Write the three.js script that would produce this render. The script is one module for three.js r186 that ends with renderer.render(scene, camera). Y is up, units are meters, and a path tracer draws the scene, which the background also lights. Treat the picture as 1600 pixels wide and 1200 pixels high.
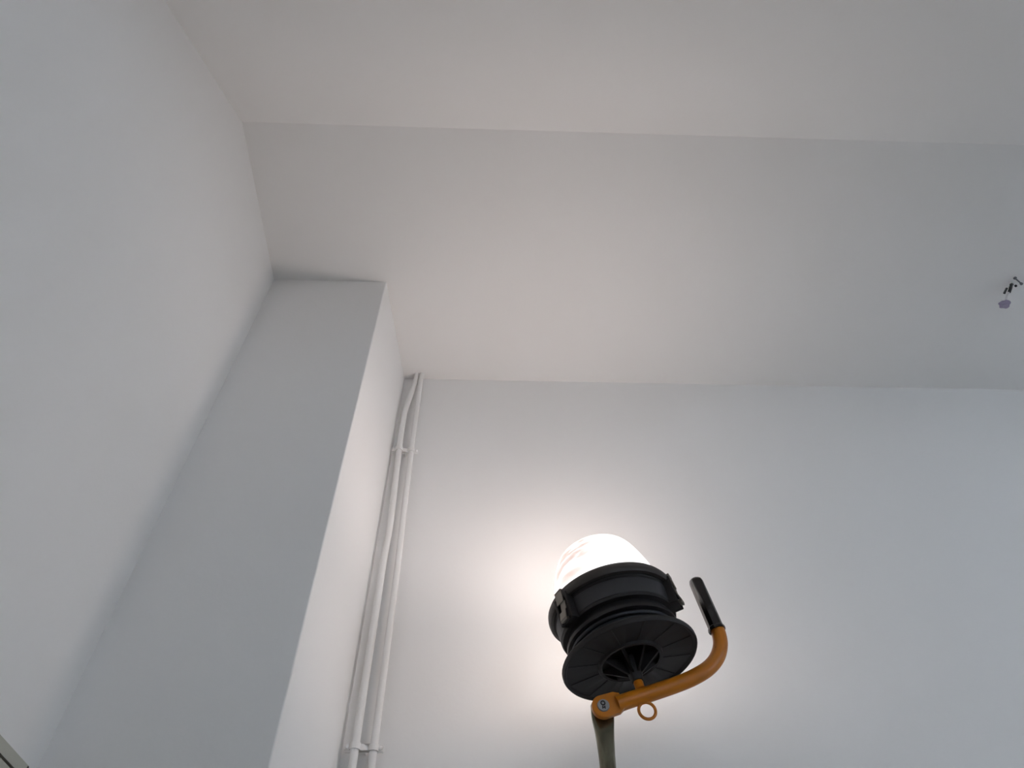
import * as THREE from 'three';
import { mergeGeometries, mergeVertices, toCreasedNormals } from 'three/addons/utils/BufferGeometryUtils.js';
import { RoundedBoxGeometry } from 'three/addons/geometries/RoundedBoxGeometry.js';
import { ImprovedNoise } from 'three/addons/math/ImprovedNoise.js';

// ---------------------------------------------------------------- camera, sky, exposure
const EYE = 1.55;                                        // height of the phone above the floor
const D = Math.PI / 180;
const scene = new THREE.Scene();
const camera = new THREE.PerspectiveCamera(2 * Math.atan(600 / 1100) / D, 1600 / 1200, 0.05, 60);
{
  const p = 51.132 * D, y = 3.028 * D, r = -1.339 * D;   // upward pitch, turn to the right, roll
  const f = new THREE.Vector3(Math.sin(y) * Math.cos(p), Math.sin(p), -Math.cos(y) * Math.cos(p));
  const rt = new THREE.Vector3(Math.cos(y), 0, Math.sin(y));
  const up = new THREE.Vector3().crossVectors(rt, f);
  const cr = Math.cos(r), sr = Math.sin(r);
  const xa = rt.clone().multiplyScalar(cr).addScaledVector(up, sr);
  const ya = rt.clone().multiplyScalar(-sr).addScaledVector(up, cr);
  camera.matrixAutoUpdate = true;
  camera.position.set(0, EYE, 0);
  camera.quaternion.setFromRotationMatrix(new THREE.Matrix4().makeBasis(xa, ya, f.clone().negate()));
}
const renderer = new THREE.WebGLRenderer({ antialias: true });
renderer.toneMapping = THREE.LinearToneMapping;
renderer.toneMappingExposure = 1.0;
renderer.shadowMap.enabled = true;
scene.background = new THREE.Color().setRGB(0.77, 0.87, 1.0);   // pale overcast sky outside the window
scene.backgroundIntensity = 9.9;
const LAMP_INTENSITY = 0.30, LED_INTENSITY = 0.74;            // all round through the dome, and upwards from the LED board
const LAMP_COLOR = new THREE.Color().setRGB(1.0, 0.835, 0.755);

// ---------------------------------------------------------------- helpers
const V = (x, y, zf) => new THREE.Vector3(x, y + EYE, -zf);       // x right, y above the eye, zf ahead of the eye
const taken = new Map();
function numbered(n) { const k = taken.get(n) || 0; taken.set(n, k + 1); return k ? n + '_' + String(k).padStart(3, '0') : n; }
function mesh(name, geo, mat, parent = scene) {
  const g = Array.isArray(geo) ? mergeGeometries(geo.map(q => { const w = q.index ? q.toNonIndexed() : q.clone(); for (const k of Object.keys(w.attributes)) if (!['position', 'normal', 'uv'].includes(k)) w.deleteAttribute(k); return w; })) : geo;
  const m = new THREE.Mesh(g, mat);
  m.name = parent === scene ? numbered(name) : name;
  m.castShadow = m.receiveShadow = true;
  parent.add(m);
  return m;
}
function tag(o, label, category, group, kind) {
  o.userData.label = label; o.userData.category = category;
  if (group) o.userData.group = group;
  if (kind) o.userData.kind = kind;
  return o;
}
function thing(name, label, category, pos, group) {
  const o = new THREE.Group(); o.name = numbered(name); o.position.copy(pos); scene.add(o);
  return tag(o, label, category, group);
}
function boxUV(g, s = 1) {                                // texture coordinates in metres, from the face direction
  const w = g.index ? g.toNonIndexed() : g; w.computeVertexNormals();
  const p = w.attributes.position, n = w.attributes.normal, uv = new Float32Array(p.count * 2);
  for (let i = 0; i < p.count; i++) {
    const ax = Math.abs(n.getX(i)), ay = Math.abs(n.getY(i)), az = Math.abs(n.getZ(i));
    const x = p.getX(i), y = p.getY(i), z = p.getZ(i);
    const [a, b] = ax > ay && ax > az ? [z, y] : ay > az ? [x, z] : [x, y];
    uv[2 * i] = a * s; uv[2 * i + 1] = b * s;
  }
  w.setAttribute('uv', new THREE.BufferAttribute(uv, 2));
  return w;
}
function block(x0, x1, y0, y1, z0, z1) {                  // eye-relative extents, z counted ahead
  const g = new THREE.BoxGeometry(x1 - x0, y1 - y0, z1 - z0);
  g.translate((x0 + x1) / 2, (y0 + y1) / 2 + EYE, -(z0 + z1) / 2);
  return boxUV(g);
}
const noise = new ImprovedNoise();
function fbm(x, y, z, oct) { let s = 0, a = 1, t = 0; for (let i = 0; i < oct; i++) { s += a * noise.noise(x, y, z + i * 7.3); t += a; x *= 2; y *= 2; a *= 0.55; } return s / t; }
function dataTex(n, fn, srgb, repeat = 1) {
  const d = new Uint8Array(n * n * 4);
  for (let j = 0; j < n; j++) for (let i = 0; i < n; i++) {
    const c = fn(i / n, j / n), o = 4 * (j * n + i);
    for (let k = 0; k < 3; k++) d[o + k] = Math.max(0, Math.min(255, Math.round(255 * c[k])));
    d[o + 3] = 255;
  }
  const t = new THREE.DataTexture(d, n, n);
  t.wrapS = t.wrapT = THREE.RepeatWrapping; t.magFilter = THREE.LinearFilter; t.minFilter = THREE.LinearMipmapLinearFilter; t.generateMipmaps = true;
  if (srgb) t.colorSpace = THREE.SRGBColorSpace;
  t.repeat.set(repeat, repeat); t.needsUpdate = true;
  return t;
}
// noise that tiles: four shifted samples blended
function tiled(u, v, f, z, oct) {
  const a = fbm(u * f, v * f, z, oct), b = fbm((u - 1) * f, v * f, z, oct), c = fbm(u * f, (v - 1) * f, z, oct), d = fbm((u - 1) * f, (v - 1) * f, z, oct);
  return (a * (1 - u) + b * u) * (1 - v) + (c * (1 - u) + d * u) * v;
}

// ---------------------------------------------------------------- materials
const rollerTex = dataTex(512, (u, v) => { const g = 0.5 + 0.45 * tiled(u, v, 60, 1.5, 3) + 0.25 * tiled(u, v, 5, 4.5, 3); return [g, g, g]; }, false, 1.6);
const paint = (r, g, b, rough = 0.9) => { const m = new THREE.MeshStandardMaterial({ color: new THREE.Color().setRGB(r, g, b), roughness: rough }); m.bumpMap = rollerTex; m.bumpScale = 0.0004; return m; };
const M = {
  wall: paint(0.90, 0.895, 0.885),
  ceiling: paint(0.90, 0.89, 0.875),
  floor: new THREE.MeshStandardMaterial({ color: new THREE.Color().setRGB(0.20, 0.185, 0.165), roughness: 0.8 }),
  trim: new THREE.MeshStandardMaterial({ color: new THREE.Color().setRGB(0.52, 0.52, 0.45), roughness: 0.55 }),
  hole: new THREE.MeshStandardMaterial({ color: new THREE.Color().setRGB(0.03, 0.03, 0.03), roughness: 0.9 }),
  pipe: new THREE.MeshStandardMaterial({ color: new THREE.Color().setRGB(0.87, 0.865, 0.855), roughness: 0.55 }),
  glass: new THREE.MeshPhysicalMaterial({ color: 0xffffff, transmission: 1, thickness: 0, roughness: 0.0, ior: 1.5 }),
  metal: new THREE.MeshStandardMaterial({ color: new THREE.Color().setRGB(0.42, 0.41, 0.39), roughness: 0.45, metalness: 0.9 }),
};

// ---------------------------------------------------------------- the room (eye-relative metres)
const H = 2.35, XL = -0.8233, XR = 5.4, ZB = 1.873, ZF = -1.7, FL = -EYE;
const CRZ = 0.808, SLOPE = 0.88, SOZ = -0.2, SOY = H - SLOPE * (CRZ - SOZ);   // crease, fall and foot of the sloped ceiling
const T = 0.22;
function structure(o, label, category) { return tag(o, label, category, null, 'structure'); }
structure(mesh('wall_left', block(XL - T, XL, FL, H + T, ZF - T, ZB + T), M.wall), 'plain white painted wall with the beige door frame', 'wall');
structure(mesh('wall_back', block(XL, XR + T, FL, H + T, ZB, ZB + T), M.wall), 'smooth white wall behind the work lamp and heating pipes', 'wall');
structure(mesh('wall_right', block(XR, XR + T, FL, H + T, ZF - T, ZB), M.wall), 'bare white wall at the window end of the room', 'wall');
structure(mesh('floor', block(XL - T, XR + T, FL - T, FL, ZF - T, ZB + T), M.floor), 'dull floor of the emptied room', 'floor');
const WINDOWS = [{ x0: 4.1, x1: 5.2, y0: 0.85 - EYE, y1: 2.95 - EYE }, { x0: 0.8, x1: 1.5, y0: 1.75 - EYE, y1: 2.65 - EYE }];
{
  const s = new THREE.Shape([[XL, FL], [XR, FL], [XR, H + T], [XL, H + T]].map(([a, b]) => new THREE.Vector2(a, b + EYE)));
  for (const w of WINDOWS) s.holes.push(new THREE.Path([[w.x0, w.y0], [w.x1, w.y0], [w.x1, w.y1], [w.x0, w.y1]].map(([a, b]) => new THREE.Vector2(a, b + EYE))));
  const g = new THREE.ExtrudeGeometry(s, { depth: T, bevelEnabled: false });
  g.translate(0, 0, -ZF);
  structure(mesh('wall_front', boxUV(g), M.wall), 'white wall with two windows, opposite the pipes', 'wall');
}
{
  const pts = [[ZB, H], [CRZ, H], [SOZ, SOY], [ZF, SOY], [ZF, H + T], [ZB, H + T]];
  const s = new THREE.Shape(pts.map(([a, b]) => new THREE.Vector2(-a, b + EYE)));
  const g = new THREE.ExtrudeGeometry(s, { depth: XR - XL, bevelEnabled: false });
  g.rotateY(-Math.PI / 2); g.translate(XR, 0, 0);
  structure(mesh('ceiling', boxUV(g), M.ceiling), 'white ceiling with a crease where it slopes down', 'ceiling');
}
{                                                          // boxed chimney in the corner, its free edge slightly rounded
  const x1 = -0.398, xb = -0.357, z0 = 1.402, r = 0.004, s = new THREE.Shape();
  s.moveTo(XL, z0); s.lineTo(x1 - r, z0); s.absarc(x1 - r, z0 + r, r, -Math.PI / 2, 0, false); s.lineTo(xb, ZB); s.lineTo(XL, ZB); s.closePath();
  const g = new THREE.ExtrudeGeometry(s, { depth: H - FL, bevelEnabled: false, curveSegments: 5 });
  g.rotateX(-Math.PI / 2);                                 // shape y becomes -z, depth runs up
  g.translate(0, FL + EYE, 0);
  structure(mesh('wall_chimney', boxUV(g), M.wall), 'white square chimney column rising in the corner to the ceiling', 'column');
}
WINDOWS.forEach((WIN, n) => {                                  // the windows
  const xm = (WIN.x0 + WIN.x1) / 2, w = new THREE.Group(); w.name = 'window_' + (n + 1); w.position.set(xm, 0, -ZF); scene.add(w);
  structure(w, n ? 'small white framed window facing the lamp' : 'tall white framed window at the far end of its wall', 'window');
  const loc = (x0, x1, y0, y1, z0, z1) => { const g = block(x0, x1, y0, y1, z0, z1); g.translate(-xm, 0, ZF); return g; };
  const f = 0.06, a = ZF - 0.14, b = ZF - 0.08, ym = WIN.y1 - 0.3 * (WIN.y1 - WIN.y0), { x0, x1, y0, y1 } = WIN;
  mesh('window_frame', [loc(x0, x1, y0, y0 + f, a, b), loc(x0, x1, y1 - f, y1, a, b), loc(x0, x0 + f, y0, y1, a, b), loc(x1 - f, x1, y0, y1, a, b), loc(xm - 0.04, xm + 0.04, y0, y1, a, b), loc(x0, x1, ym - 0.03, ym + 0.03, a, b)], M.wall, w);
  for (const [p, q] of [[y0 + f, ym - 0.03], [ym + 0.03, y1 - f]]) for (const [c, d] of [[x0 + f, xm - 0.04], [xm + 0.04, x1 - f]])
    mesh('pane', loc(c, d, p, q, ZF - 0.112, ZF - 0.108), M.glass, w);
  mesh('window_sill', loc(x0 - 0.05, x1 + 0.05, y0 - 0.03, y0, ZF - 0.08, ZF + 0.12), M.wall, w);
});
{                                                          // door with its casing on the left wall
  const d = new THREE.Group(); d.name = 'door_1'; d.position.set(XL, 0, -0.85); scene.add(d);
  structure(d, 'beige painted door frame low on the wall beside the chimney', 'door');
  const loc = (x0, x1, y0, y1, z0, z1) => { const g = block(x0, x1, y0, y1, z0, z1); g.translate(-XL, 0, 0.85); return g; };
  const top = 0.564, z1 = 1.351, z0 = 0.32, cw = 0.10, x = XL;
  const fr = [];
  for (const [t0, t1, th] of [[0, 0.019, 0.014], [0.0225, cw, 0.012]]) {     // raised outer bead, then the flat board behind a groove
    fr.push(loc(x, x + th, top - t1, top - t0, z0 + t0, z1 - t0));
    fr.push(loc(x, x + th, FL, top - t1, z0 + t0, z0 + t1), loc(x, x + th, FL, top - t1, z1 - t1, z1 - t0));
  }
  fr.push(loc(x, x + 0.007, FL, top - 0.01, z0 + 0.01, z0 + cw), loc(x, x + 0.007, FL, top - 0.01, z1 - cw, z1 - 0.01), loc(x, x + 0.007, top - cw, top - 0.01, z0 + 0.01, z1 - 0.01));
  mesh('door_casing', fr, M.trim, d);
  mesh('door_leaf', loc(x, x + 0.006, FL + 0.005, top - cw, z0 + cw, z1 - cw), M.trim, d);
  mesh('nail_hole', loc(x + 0.010, x + 0.0147, top - 0.007, top - 0.001, z1 - 0.004, z1 + 0.0005), M.hole, d);
}

// ---------------------------------------------------------------- heating pipes in the corner
function tube(pts, r, seg = 10, tension = 0.5, per = 8) {
  const c = new THREE.CatmullRomCurve3(pts, false, 'catmullrom', tension);
  return new THREE.TubeGeometry(c, per * (pts.length - 1), r, seg, false);
}
function pipe(pts, r, label) {
  const base = new THREE.Vector3(pts[0][0], 0, -pts[0][2]);
  const g = tube(pts.map(([x, y, z]) => V(x, y, z).sub(base)), r, 16, 0.25, 6);
  const o = mesh('heating_pipe', g, M.pipe);
  o.position.copy(base);
  return tag(o, label, 'pipe');
}
pipe([[-0.318, FL, 1.835], [-0.318, 0.3, 1.835], [-0.3195, 0.78, 1.835], [-0.3205, 1.35, 1.835], [-0.318, 1.487, 1.835], [-0.3165, 1.52, 1.835], [-0.3275, 1.9, 1.838], [-0.330, 2.07, 1.840], [-0.325, 2.14, 1.842], [-0.306, 2.29, 1.850], [-0.302, 2.42, 1.850]], 0.0107, 'white painted heating pipe beside the chimney, bent near the ceiling');
pipe([[-0.273, FL, 1.845], [-0.273, 0.3, 1.845], [-0.274, 0.78, 1.845], [-0.276, 1.40, 1.845], [-0.279, 1.52, 1.845], [-0.283, 1.9, 1.845], [-0.284, 2.2, 1.846], [-0.282, 2.42, 1.846]], 0.0100, 'straight white painted heating pipe, farther of the pair from the chimney');
function clamp(y, xa, za, xb, zb, label) {                 // double clip: two strap halves humped over the pipes, screws at the ends
  const root = thing('pipe_clamp', label, 'pipe clamp', V((xa + xb) / 2, y, ZB), 'clamps on the heating pipes');
  const L = (x, z) => [x - (xa + xb) / 2, ZB - z];          // local x and distance from the wall
  const ra = 0.0125, rb = 0.0118, out = [];
  const [ax, az] = L(xa, za), [bx, bz] = L(xb, zb);
  const hump = (cx, cz, r) => { for (let i = 0; i <= 10; i++) { const q = Math.PI - Math.PI * i / 10; out.push([cx + r * Math.cos(q), cz + r * Math.sin(q)]); } };
  out.push([ax - 0.026, az + 0.001]); hump(ax, az, ra); out.push([(ax + bx) / 2, (az + bz) / 2 + 0.001]); hump(bx, bz, rb); out.push([bx + 0.024, bz + 0.001]);
  const th = 0.0022, s = new THREE.Shape();
  out.forEach(([a, b], i) => i ? s.lineTo(a, b) : s.moveTo(a, b));
  for (let i = out.length - 1; i >= 0; i--) {               // offset copy outwards from the wall
    const p = out[Math.max(0, i - 1)], n = out[Math.min(out.length - 1, i + 1)], l = Math.hypot(n[0] - p[0], n[1] - p[1]) || 1;
    s.lineTo(out[i][0] - (n[1] - p[1]) / l * th, out[i][1] + (n[0] - p[0]) / l * th);
  }
  const g = new THREE.ExtrudeGeometry(s, { depth: 0.016, bevelEnabled: false });
  g.rotateX(-Math.PI / 2);                                  // shape y -> -z, depth -> up
  g.scale(1, 1, -1);
  const idx = g.index; const pp = g.attributes.position;   // mirrored: turn the faces round
  for (let i = 0; i < pp.count; i += 3) for (const k of Object.keys(g.attributes)) { const a = g.attributes[k]; for (let c = 0; c < a.itemSize; c++) { const t = a.array[(i + 1) * a.itemSize + c]; a.array[(i + 1) * a.itemSize + c] = a.array[(i + 2) * a.itemSize + c]; a.array[(i + 2) * a.itemSize + c] = t; } }
  g.translate(0, -0.008, 0); g.computeVertexNormals();
  mesh('strap', g, M.pipe, root);
  const back = new THREE.BoxGeometry(bx - ax + 0.05, 0.016, 0.0025); back.translate((ax + bx) / 2, 0, Math.min(az, bz) - 0.004);
  mesh('back_strap', back, M.pipe, root);
  for (const [sx, sz] of [[ax - 0.0195, az], [bx + 0.018, bz]]) {
    const c = new THREE.SphereGeometry(0.0062, 12, 6, 0, Math.PI * 2, 0, Math.PI / 2); c.scale(1, 0.7, 1); c.rotateX(Math.PI / 2); c.translate(sx, 0, sz + 0.0025);
    mesh('screw', c, M.pipe, root);
  }
  const st = new THREE.CylinderGeometry(0.004, 0.004, Math.min(az, bz), 8); st.rotateX(Math.PI / 2); st.translate((ax + bx) / 2, 0, Math.min(az, bz) / 2);
  mesh('stud', st, M.pipe, root);
}
clamp(1.884, -0.3275, 1.838, -0.283, 1.845, 'small white double clamp on the pipes near the ceiling');
clamp(0.812, -0.3197, 1.835, -0.274, 1.845, 'small white double clamp on the pipes at lamp height');

// ---------------------------------------------------------------- work lamp on its stand
{
  const ZL = 1.49, S = 1.049, lean = 9.83 * D;
  const A = V(0.3355, 0.8470, ZL);                         // centre of the reel's outer face
  const root = thing('work_lamp', 'site work lamp with glowing white dome, black cable reel and orange arm', 'work lamp', V(0.225, FL, ZL + 0.034));
  const head = new THREE.Matrix4().makeBasis(new THREE.Vector3(Math.cos(lean), Math.sin(lean), 0), new THREE.Vector3(-Math.sin(lean), Math.cos(lean), 0), new THREE.Vector3(0, 0, 1));
  head.multiply(new THREE.Matrix4().makeRotationX(-2.5 * D));
  head.scale(new THREE.Vector3(S, S, S));
  head.setPosition(A.clone().sub(root.position));
  const inHead = g => g.applyMatrix4(head);
  const atHead = (x, y, z) => new THREE.Vector3(x, y, z).applyMatrix4(head);
  const P = (x, y, z = ZL) => V(x, y, z).sub(root.position);
  // materials
  const scuff = dataTex(256, (u, v) => { const n = tiled(u, v, 9, 2.2, 4), m = tiled(u, v, 40, 8.1, 2); const k = 0.55 + 0.5 * n + 0.15 * m; return [k, k, k]; }, false);
  const dust = dataTex(256, (u, v) => { const k = Math.max(0, tiled(u, v, 7, 5.2, 4) - 0.10) * 0.9 + Math.max(0, tiled(u, v, 30, 1.2, 2) - 0.3) * 0.5; return [0.078 + k * 0.34, 0.076 + k * 0.32, 0.078 + k * 0.30]; }, true);
  const plastic = new THREE.MeshStandardMaterial({ map: dust, roughness: 0.62, bumpMap: scuff, bumpScale: 0.0003 });
  const grey = new THREE.MeshStandardMaterial({ color: new THREE.Color().setRGB(0.028, 0.029, 0.033), roughness: 0.55, bumpMap: scuff, bumpScale: 0.0004 });
  const blackM = new THREE.MeshStandardMaterial({ color: new THREE.Color().setRGB(0.006, 0.0065, 0.008), roughness: 0.45 });
  const latchM = new THREE.MeshStandardMaterial({ color: new THREE.Color().setRGB(0.22, 0.20, 0.175), roughness: 0.5, metalness: 0.6 });
  const rubber = new THREE.MeshStandardMaterial({ color: new THREE.Color().setRGB(0.018, 0.022, 0.028), roughness: 0.5 });
  const gripM = new THREE.MeshStandardMaterial({ color: new THREE.Color().setRGB(0.005, 0.005, 0.006), roughness: 0.2, bumpMap: scuff, bumpScale: 0.0003 });
  const orangeTex = dataTex(256, (u, v) => { const k = 1 + 0.18 * tiled(u, v, 8, 3.3, 4), s = tiled(u, v, 26, 6.6, 2) > 0.42 ? 0.75 : 1; return [0.80 * k * s, 0.475 * k * s, 0.10 * k * s]; }, true);
  const orange = new THREE.MeshStandardMaterial({ map: orangeTex, roughness: 0.35 });
  const steelTex = dataTex(256, (u, v) => { const k = 0.8 + 0.5 * tiled(u, v, 7, 9.3, 4); return [0.55 * k, 0.54 * k, 0.46 * k]; }, true);
  const steel = new THREE.MeshStandardMaterial({ map: steelTex, roughness: 0.26, metalness: 0.85 });
  const zinc = new THREE.MeshStandardMaterial({ color: new THREE.Color().setRGB(0.40, 0.40, 0.40), roughness: 0.5, metalness: 0.6 });
  const spot = (u, v, a, b, c, d) => Math.exp(-(((u - a) / c) ** 2) - ((v - b) / d) ** 2);   // where the dome is smudged with plaster
  const domeTex = dataTex(256, (u, v) => { const n = Math.max(0, 0.12 + tiled(u, v, 11, 2.9, 3)) * 1.6, w = spot(u, v, 0.86, 0.42, 0.07, 0.22) + 0.7 * spot(u, v, 0.13, 0.62, 0.03, 0.10), m = Math.min(0.34, n * w * 2.2); return [1 - 0.55 * m, 1 - 0.85 * m, 1 - 0.95 * m]; }, true);
  const dome = new THREE.MeshStandardMaterial({ color: new THREE.Color().setRGB(0.85, 0.83, 0.80), roughness: 0.5, emissive: new THREE.Color().setRGB(1, 0.99, 0.97), emissiveIntensity: 1.1, emissiveMap: domeTex });
  const lathe = (pts, seg = 64) => { const g = new THREE.LatheGeometry(pts.map(([t, r]) => new THREE.Vector2(r, t)), seg); return toCreasedNormals(g, 0.6); };

  // reel flange facing down: bead on the outer edge, flat web, ring and a dished centre with a hub stem
  const fl = mesh('reel_flange', inHead(lathe([[0.010, 0.02], [0.010, 0.146], [0.0115, 0.1505], [0.008, 0.1525], [0.003, 0.1525], [-0.001, 0.150], [-0.001, 0.1465], [0.004, 0.1425], [0.004, 0.074], [-0.001, 0.072], [-0.003, 0.0685], [-0.001, 0.065], [0.007, 0.0645], [0.008, 0.02], [0.008, 0.0]])), plastic, root);
  const stemG = inHead(lathe([[0.008, 0.020], [-0.018, 0.0170], [-0.042, 0.0135], [-0.045, 0.0128], [-0.046, 0.0]], 32));
  mesh('hub', stemG, plastic, fl);
  const fin = new THREE.ExtrudeGeometry(new THREE.Shape([[0.008, 0.007], [0.0655, 0.007], [0.066, 0.000], [0.016, -0.030], [0.008, -0.030]].map(q => new THREE.Vector2(...q))), { depth: 0.005, bevelEnabled: false });
  fin.translate(0, 0, -0.0025);
  for (let i = 0; i < 8; i++) mesh('rib', inHead(fin.clone().rotateY((i * 45 + 20) * D)), plastic, fl);
  const outer = new THREE.BoxGeometry(0.066, 0.002, 0.0022); outer.translate(0.1085, 0.0035, 0);
  for (let i = 0; i < 12; i++) mesh('web_rib', inHead(outer.clone().rotateY((i * 30 + 5) * D)), plastic, fl);
  // cable wound between the flanges
  {
    const pts = [], turns = 5, R0 = 0.112, n = turns * 40;
    for (let i = 0; i <= n; i++) {
      const q = i / 40 * Math.PI * 2, k = i / n;
      const r = R0 + 0.004 * Math.sin(k * 9.0) + 0.0015 * Math.sin(q * 0.5 + 1);
      pts.push(atHead(r * Math.cos(q), 0.017 + k * 0.032, r * Math.sin(q)));
    }
    const g = new THREE.TubeGeometry(new THREE.CatmullRomCurve3(pts), n * 2, 0.0052, 8, false);
    mesh('cable', g, rubber, root);
    mesh('reel_core', inHead(lathe([[0.010, 0.107], [0.055, 0.107]])), plastic, root);
  }
  // housing: lower drum, stepped out to a lighter band, then the wide lip that carries the dome
  const hs = mesh('housing', inHead(lathe([[0.074, 0.02], [0.0755, 0.1285], [0.0765, 0.1325], [0.080, 0.1335], [0.1245, 0.1365], [0.127, 0.139], [0.1275, 0.142]])), plastic, root);
  mesh('lower_drum', inHead(lathe([[0.050, 0.02], [0.050, 0.124], [0.052, 0.1275], [0.056, 0.1285], [0.060, 0.1275], [0.062, 0.1215], [0.072, 0.1205], [0.078, 0.1205]])), blackM, root);
  const bandShape = lathe([[0.083, 0.1337], [0.084, 0.1352], [0.119, 0.1376], [0.1205, 0.1362]], 96);
  mesh('band', inHead(bandShape), grey, hs);
  const lipM = new THREE.MeshStandardMaterial({ color: new THREE.Color().setRGB(0.040, 0.034, 0.030), roughness: 0.5, bumpMap: scuff, bumpScale: 0.0003 });
  mesh('lip', inHead(lathe([[0.1275, 0.134], [0.1275, 0.1435], [0.129, 0.148], [0.133, 0.1505], [0.140, 0.1515], [0.147, 0.1505], [0.1535, 0.1465], [0.156, 0.141], [0.156, 0.02], [0.156, 0.0]], 96)), lipM, root);
  const R = (w, h, d, r = 0.0015) => new RoundedBoxGeometry(w, h, d, 2, r);
  for (const al of [30, 150, 270]) {                       // three over-centre clasps
    const turn = g => inHead(g.rotateY((90 - al) * D));
    const side = [];
    for (const sgn of [-1, 1]) { const b = R(0.007, 0.066, 0.020, 0.002); b.rotateX(0.10 - 0.06); b.translate(sgn * 0.019, 0.106, 0.142); side.push(b); }
    const plate = R(0.044, 0.010, 0.016, 0.002); plate.translate(0, 0.079, 0.139); side.push(plate);
    const c = mesh('clasp', turn(mergeGeometries(side.map(b => b.index ? b.toNonIndexed() : b))), plastic, root);
    const latch = [];
    const l1 = R(0.024, 0.030, 0.003, 0.001); l1.rotateX(-0.05); l1.translate(0, 0.134, 0.1535); latch.push(l1);
    const l1b = R(0.024, 0.003, 0.012, 0.001); l1b.translate(0, 0.150, 0.149); latch.push(l1b);
    const l2 = R(0.018, 0.022, 0.003, 0.001); l2.rotateX(-0.10); l2.translate(0.004, 0.110, 0.1515); latch.push(l2);
    const l3 = R(0.022, 0.022, 0.003, 0.001); l3.rotateX(-0.22); l3.translate(-0.001, 0.089, 0.155); latch.push(l3);
    const l4 = R(0.022, 0.005, 0.009, 0.001); l4.rotateX(0.4); l4.translate(-0.001, 0.077, 0.1535); latch.push(l4);
    mesh('latch', turn(mergeGeometries(latch.map(b => b.index ? b.toNonIndexed() : b))), latchM, c).userData.label = 'dull grey metal latch';
  }
  // glowing dome with the lamp inside
  const prof = new THREE.SplineCurve([[0.155, 0.1300], [0.175, 0.1275], [0.20, 0.1230], [0.225, 0.1165], [0.25, 0.1085], [0.272, 0.1000], [0.287, 0.0905], [0.297, 0.078], [0.303, 0.060], [0.306, 0.035], [0.307, 0.0005]].map(([t, r]) => new THREE.Vector2(r, t))).getPoints(48);
  const dg = new THREE.LatheGeometry(prof, 96); inHead(dg);
  const dm = mesh('dome', dg, dome, root); dm.castShadow = false; dm.userData.label = 'glowing frosted white dome';
  const bulb = new THREE.PointLight(LAMP_COLOR, LAMP_INTENSITY);
  bulb.position.copy(atHead(0, 0.230, 0)); bulb.castShadow = true; bulb.shadow.radius = 3.7; bulb.shadow.mapSize.set(2048, 2048); bulb.shadow.camera.near = 0.13; bulb.shadow.bias = -0.002;
  root.add(bulb);
  const led = new THREE.SpotLight(LAMP_COLOR, LED_INTENSITY, 0, 76 * D, 1);
  led.position.copy(atHead(0, 0.230, 0)); led.target.position.copy(atHead(0, 1.5, 0)); led.castShadow = true; led.shadow.radius = 3.7; led.shadow.camera.near = 0.13; led.shadow.bias = -0.002;
  root.add(led, led.target);

  // orange arm: bolted to the mast, under the reel, then bent up into the grip
  const zA = ZL - 0.002;
  const path = [[0.2895, 0.7484], [0.3205, 0.7588], [0.3776, 0.7767], [0.4348, 0.7961], [0.4741, 0.8123], [0.5109, 0.8337], [0.5371, 0.8604], [0.5523, 0.8928], [0.5549, 0.9252], [0.55, 0.9451]].map(([x, y]) => P(x, y, zA));
  mesh('arm', tube(path, 0.0170, 20, 0.5, 8), orange, root);
  const eyeS = new THREE.Shape(); eyeS.absarc(0, 0, 0.0215, Math.PI / 2, Math.PI * 1.5, false); eyeS.lineTo(0.030, -0.0205); eyeS.lineTo(0.041, -0.0150); eyeS.lineTo(0.041, 0.0150); eyeS.lineTo(0.030, 0.0205); eyeS.closePath();
  const eye = new THREE.ExtrudeGeometry(eyeS, { depth: 0.010, bevelEnabled: true, bevelSize: 0.0018, bevelThickness: 0.002, bevelSegments: 2, curveSegments: 20 });
  eye.scale(S, S, S); eye.rotateZ(17 * D); const piv = P(0.2586, 0.7414, ZL - 0.004); eye.translate(piv.x, piv.y, piv.z - 0.006);
  mesh('arm_eye', eye, orange, root);
  const bolt = [new THREE.CylinderGeometry(0.0125, 0.0135, 0.005, 28).rotateX(Math.PI / 2)];
  bolt[0].translate(piv.x, piv.y, piv.z + 0.008);
  const bm = mesh('pivot_bolt', bolt, zinc, root); bm.userData.label = 'grey bolt head with stamped marks';
  const ringMark = new THREE.TorusGeometry(0.0042, 0.0012, 6, 20); ringMark.translate(piv.x - 0.001, piv.y + 0.004, piv.z + 0.0107);
  const bars = [-1, 1].map(s => new THREE.BoxGeometry(0.0018, 0.0062, 0.0012).translate(piv.x + s * 0.0024, piv.y - 0.0055, piv.z + 0.0107));
  bars.push(new THREE.BoxGeometry(0.005, 0.0016, 0.0012).translate(piv.x, piv.y - 0.0055, piv.z + 0.0107));
  mesh('stamped_mark', [ringMark, ...bars], M.hole, bm);
  mesh('axle', inHead(lathe([[-0.062, 0.0], [-0.062, 0.010], [-0.048, 0.0105], [-0.046, 0.0095], [-0.040, 0.009]], 24)), orange, root);
  const lr = new THREE.TorusGeometry(0.0182, 0.0034, 10, 40); const lc = P(0.3537, 0.7349, zA); lr.translate(lc.x, lc.y, lc.z);
  mesh('hanging_ring', lr, orange, root);
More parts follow.
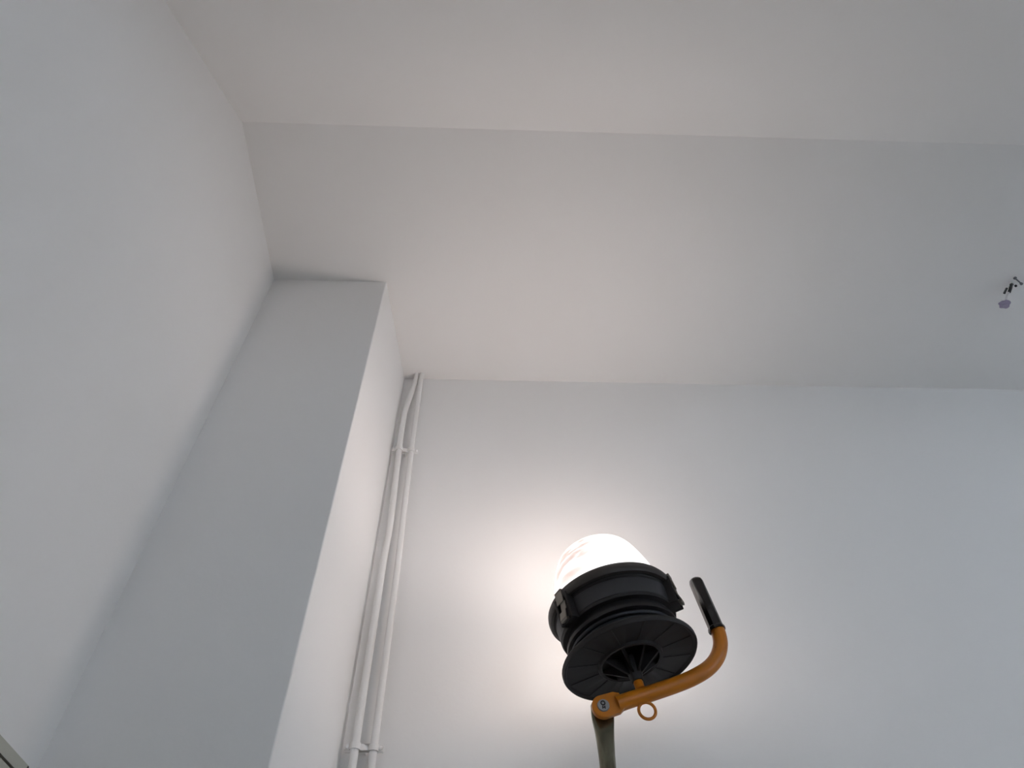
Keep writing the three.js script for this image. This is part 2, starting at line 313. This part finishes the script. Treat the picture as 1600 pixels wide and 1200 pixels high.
  // black rubber grip
  {
    const a = P(0.5533, 0.9273, zA), b = P(0.5308, 1.0726, zA), dir = b.clone().sub(a), l = dir.length();
    const g = toCreasedNormals(new THREE.LatheGeometry([[0, 0.0172], [0, 0.0205], [0.003, 0.0212], [0.008, 0.0200], [0.010, 0.0182], [l * 0.5, 0.0180], [l - 0.012, 0.0178], [l - 0.005, 0.0160], [l - 0.001, 0.0115], [l, 0.0004]].map(([t, r]) => new THREE.Vector2(r, t)), 32), 0.7);
    g.applyQuaternion(new THREE.Quaternion().setFromUnitVectors(new THREE.Vector3(0, 1, 0), dir.normalize())); g.translate(a.x, a.y, a.z);
    mesh('grip', g, gripM, root).userData.label = 'shiny black rubber grip';
  }
  // mast: round tube flattened at the top where the arm is bolted on
  {
    const secs = [[0.7684, 0.2596, 0.0126, 0.0084], [0.7658, 0.2596, 0.0189, 0.0084], [0.7574, 0.2596, 0.0236, 0.0084], [0.7343, 0.2602, 0.0247, 0.0084], [0.7217, 0.2602, 0.0236, 0.0089], [0.7028, 0.2602, 0.0208, 0.0105], [0.6818, 0.2599, 0.0187, 0.0131], [0.6504, 0.2593, 0.0173, 0.0157], [0.6137, 0.2583, 0.0166, 0.0166], [0.3147, 0.2502, 0.0166, 0.0166], [-0.7500, 0.2240, 0.0166, 0.0166]];
    const n = 28, pos = [], idx = [];
    for (const [y, x, w, d] of secs) for (let i = 0; i < n; i++) {
      const q = i / n * Math.PI * 2, c = P(x, y, ZL + 0.022), e = w > d * 1.3 ? 0.6 : 1;
      pos.push(c.x + w * Math.sign(Math.cos(q)) * Math.abs(Math.cos(q)) ** e, c.y, c.z + d * Math.sign(Math.sin(q)) * Math.abs(Math.sin(q)) ** e);
    }
    for (let s = 0; s < secs.length - 1; s++) for (let i = 0; i < n; i++) { const a = s * n + i, b = s * n + (i + 1) % n; idx.push(a, a + n, b, b, a + n, b + n); }
    const uv = []; secs.forEach(([y], s) => { for (let i = 0; i < n; i++) uv.push(i / n, y * 3); });
    pos.push(...P(0.2596, 0.7684, ZL + 0.022).toArray()); uv.push(0, 0); for (let i = 0; i < n; i++) idx.push(secs.length * n, i, (i + 1) % n);
    const g = new THREE.BufferGeometry(); g.setAttribute('position', new THREE.Float32BufferAttribute(pos, 3)); g.setAttribute('uv', new THREE.Float32BufferAttribute(uv, 2)); g.setIndex(idx); g.computeVertexNormals();
    for (let i = 0; i < g.attributes.normal.count; i++) { const nx = g.attributes.normal.getX(i); }
    mesh('mast', g, steel, root);
    const cyl = (a, b, r) => { const d = b.clone().sub(a), k = new THREE.CylinderGeometry(r, r, d.length(), 16); k.translate(0, d.length() / 2, 0); k.applyQuaternion(new THREE.Quaternion().setFromUnitVectors(new THREE.Vector3(0, 1, 0), d.normalize())); k.translate(a.x, a.y, a.z); return k; };
    mesh('lower_mast', cyl(P(0.2245, -0.72, ZL + 0.022), P(0.2130, -1.15, ZL + 0.022), 0.020), steel, root);
    for (const q of [100, 220, 340]) {
      const top = P(0.2165, -1.02, ZL + 0.022), foot = new THREE.Vector3(top.x + 0.38 * Math.cos(q * D), 0.014, top.z + 0.38 * Math.sin(q * D));
      const lg = mesh('leg', cyl(top, foot, 0.012), steel, root);
      const ft = new THREE.SphereGeometry(0.018, 14, 8); ft.scale(1, 0.78, 1); ft.translate(foot.x, 0.014, foot.z); mesh('rubber_foot', ft, rubber, lg);
    }
  }
}

// ---------------------------------------------------------------- hook and loose wires on the ceiling
{
  const hk = thing('ceiling_hook', 'grey metal bolt hanging from the ceiling beside the loose wires', 'hook', V(2.027, H, 1.320));
  const s = new THREE.CylinderGeometry(0.0026, 0.0026, 0.044, 10); s.translate(0, -0.022, 0);
  const zinc = new THREE.MeshStandardMaterial({ color: new THREE.Color().setRGB(0.16, 0.17, 0.19), roughness: 0.5, metalness: 0.4 });
  mesh('shank', s, zinc, hk);
  mesh('washer', new THREE.CylinderGeometry(0.006, 0.006, 0.004, 14).translate(0, -0.002, 0), zinc, hk);
  mesh('nut', new THREE.CylinderGeometry(0.0058, 0.0058, 0.005, 6).translate(0, -0.044, 0), zinc, hk);
  const lw = thing('loose_wires', 'short loose black tipped wires and a crumpled mauve connector under the ceiling', 'wires', V(2.0135, H, 1.337));
  const black = new THREE.MeshStandardMaterial({ color: new THREE.Color().setRGB(0.010, 0.010, 0.012), roughness: 0.5 });
  const white = new THREE.MeshStandardMaterial({ color: new THREE.Color().setRGB(0.80, 0.80, 0.80), roughness: 0.5 });
  const mauve = new THREE.MeshStandardMaterial({ color: new THREE.Color().setRGB(0.36, 0.32, 0.45), roughness: 0.45, flatShading: true });
  const q = (x, y, z) => V(x, H - y, z).sub(lw.position);
  const tag2 = (o, l) => { o.userData.label = l; return o; };
  // bare white leads come out of the ceiling, their ends wrapped in black tape
  mesh('wire', tube([q(2.0135, 0, 1.337), q(2.014, 0.010, 1.337), q(2.0125, 0.022, 1.337), q(2.008, 0.028, 1.338)], 0.0042, 8), white, lw);
  mesh('wire', tube([q(2.0145, 0, 1.337), q(2.022, 0.012, 1.342), q(2.0345, 0.018, 1.343)], 0.0015, 8), white, lw);
  mesh('wire', tube([q(2.008, 0.024, 1.337), q(1.996, 0.030, 1.340), q(1.986, 0.038, 1.344)], 0.0018, 8), white, lw);
  tag2(mesh('taped_end', tube([q(2.012, 0.022, 1.337), q(2.006, 0.026, 1.337), q(2.0005, 0.038, 1.346), q(1.9945, 0.048, 1.357)], 0.0058, 10), black, lw), 'black taped wire end');
  tag2(mesh('taped_end', tube([q(1.9855, 0.038, 1.344), q(1.980, 0.045, 1.352), q(1.975, 0.052, 1.360)], 0.0042, 10), black, lw), 'thin black taped wire end');
  tag2(mesh('taped_end', tube([q(2.0345, 0.018, 1.3425), q(2.030, 0.019, 1.3465)], 0.0048, 10), black, lw), 'small black wire end');
  mesh('wire', tube([q(1.997, 0.040, 1.350), q(1.990, 0.052, 1.362), q(1.986, 0.060, 1.376), q(1.984, 0.066, 1.388)], 0.0036, 8), white, lw);
  const bl = new THREE.IcosahedronGeometry(0.0185, 3), bp = bl.attributes.position;
  for (let i = 0; i < bp.count; i++) { const v = new THREE.Vector3().fromBufferAttribute(bp, i), k = 1 + 0.75 * fbm(v.x * 70 + 3.1, v.y * 70, v.z * 70, 3); bp.setXYZ(i, v.x * k * 1.1, v.y * k * 0.75, v.z * k * 0.85); }
  const bm = mergeVertices((bl.deleteAttribute('normal'), bl.deleteAttribute('uv'), bl)); bm.computeVertexNormals();
  const bc = q(1.984, 0.070, 1.396); bm.translate(bc.x, bc.y, bc.z);
  tag2(mesh('connector', bm, mauve, lw), 'crumpled mauve plastic connector');
}

scene.traverse(o => { if (o.isMesh && o.material !== M.glass && o.name !== 'dome') { o.castShadow = true; o.receiveShadow = true; } });
renderer.render(scene, camera);
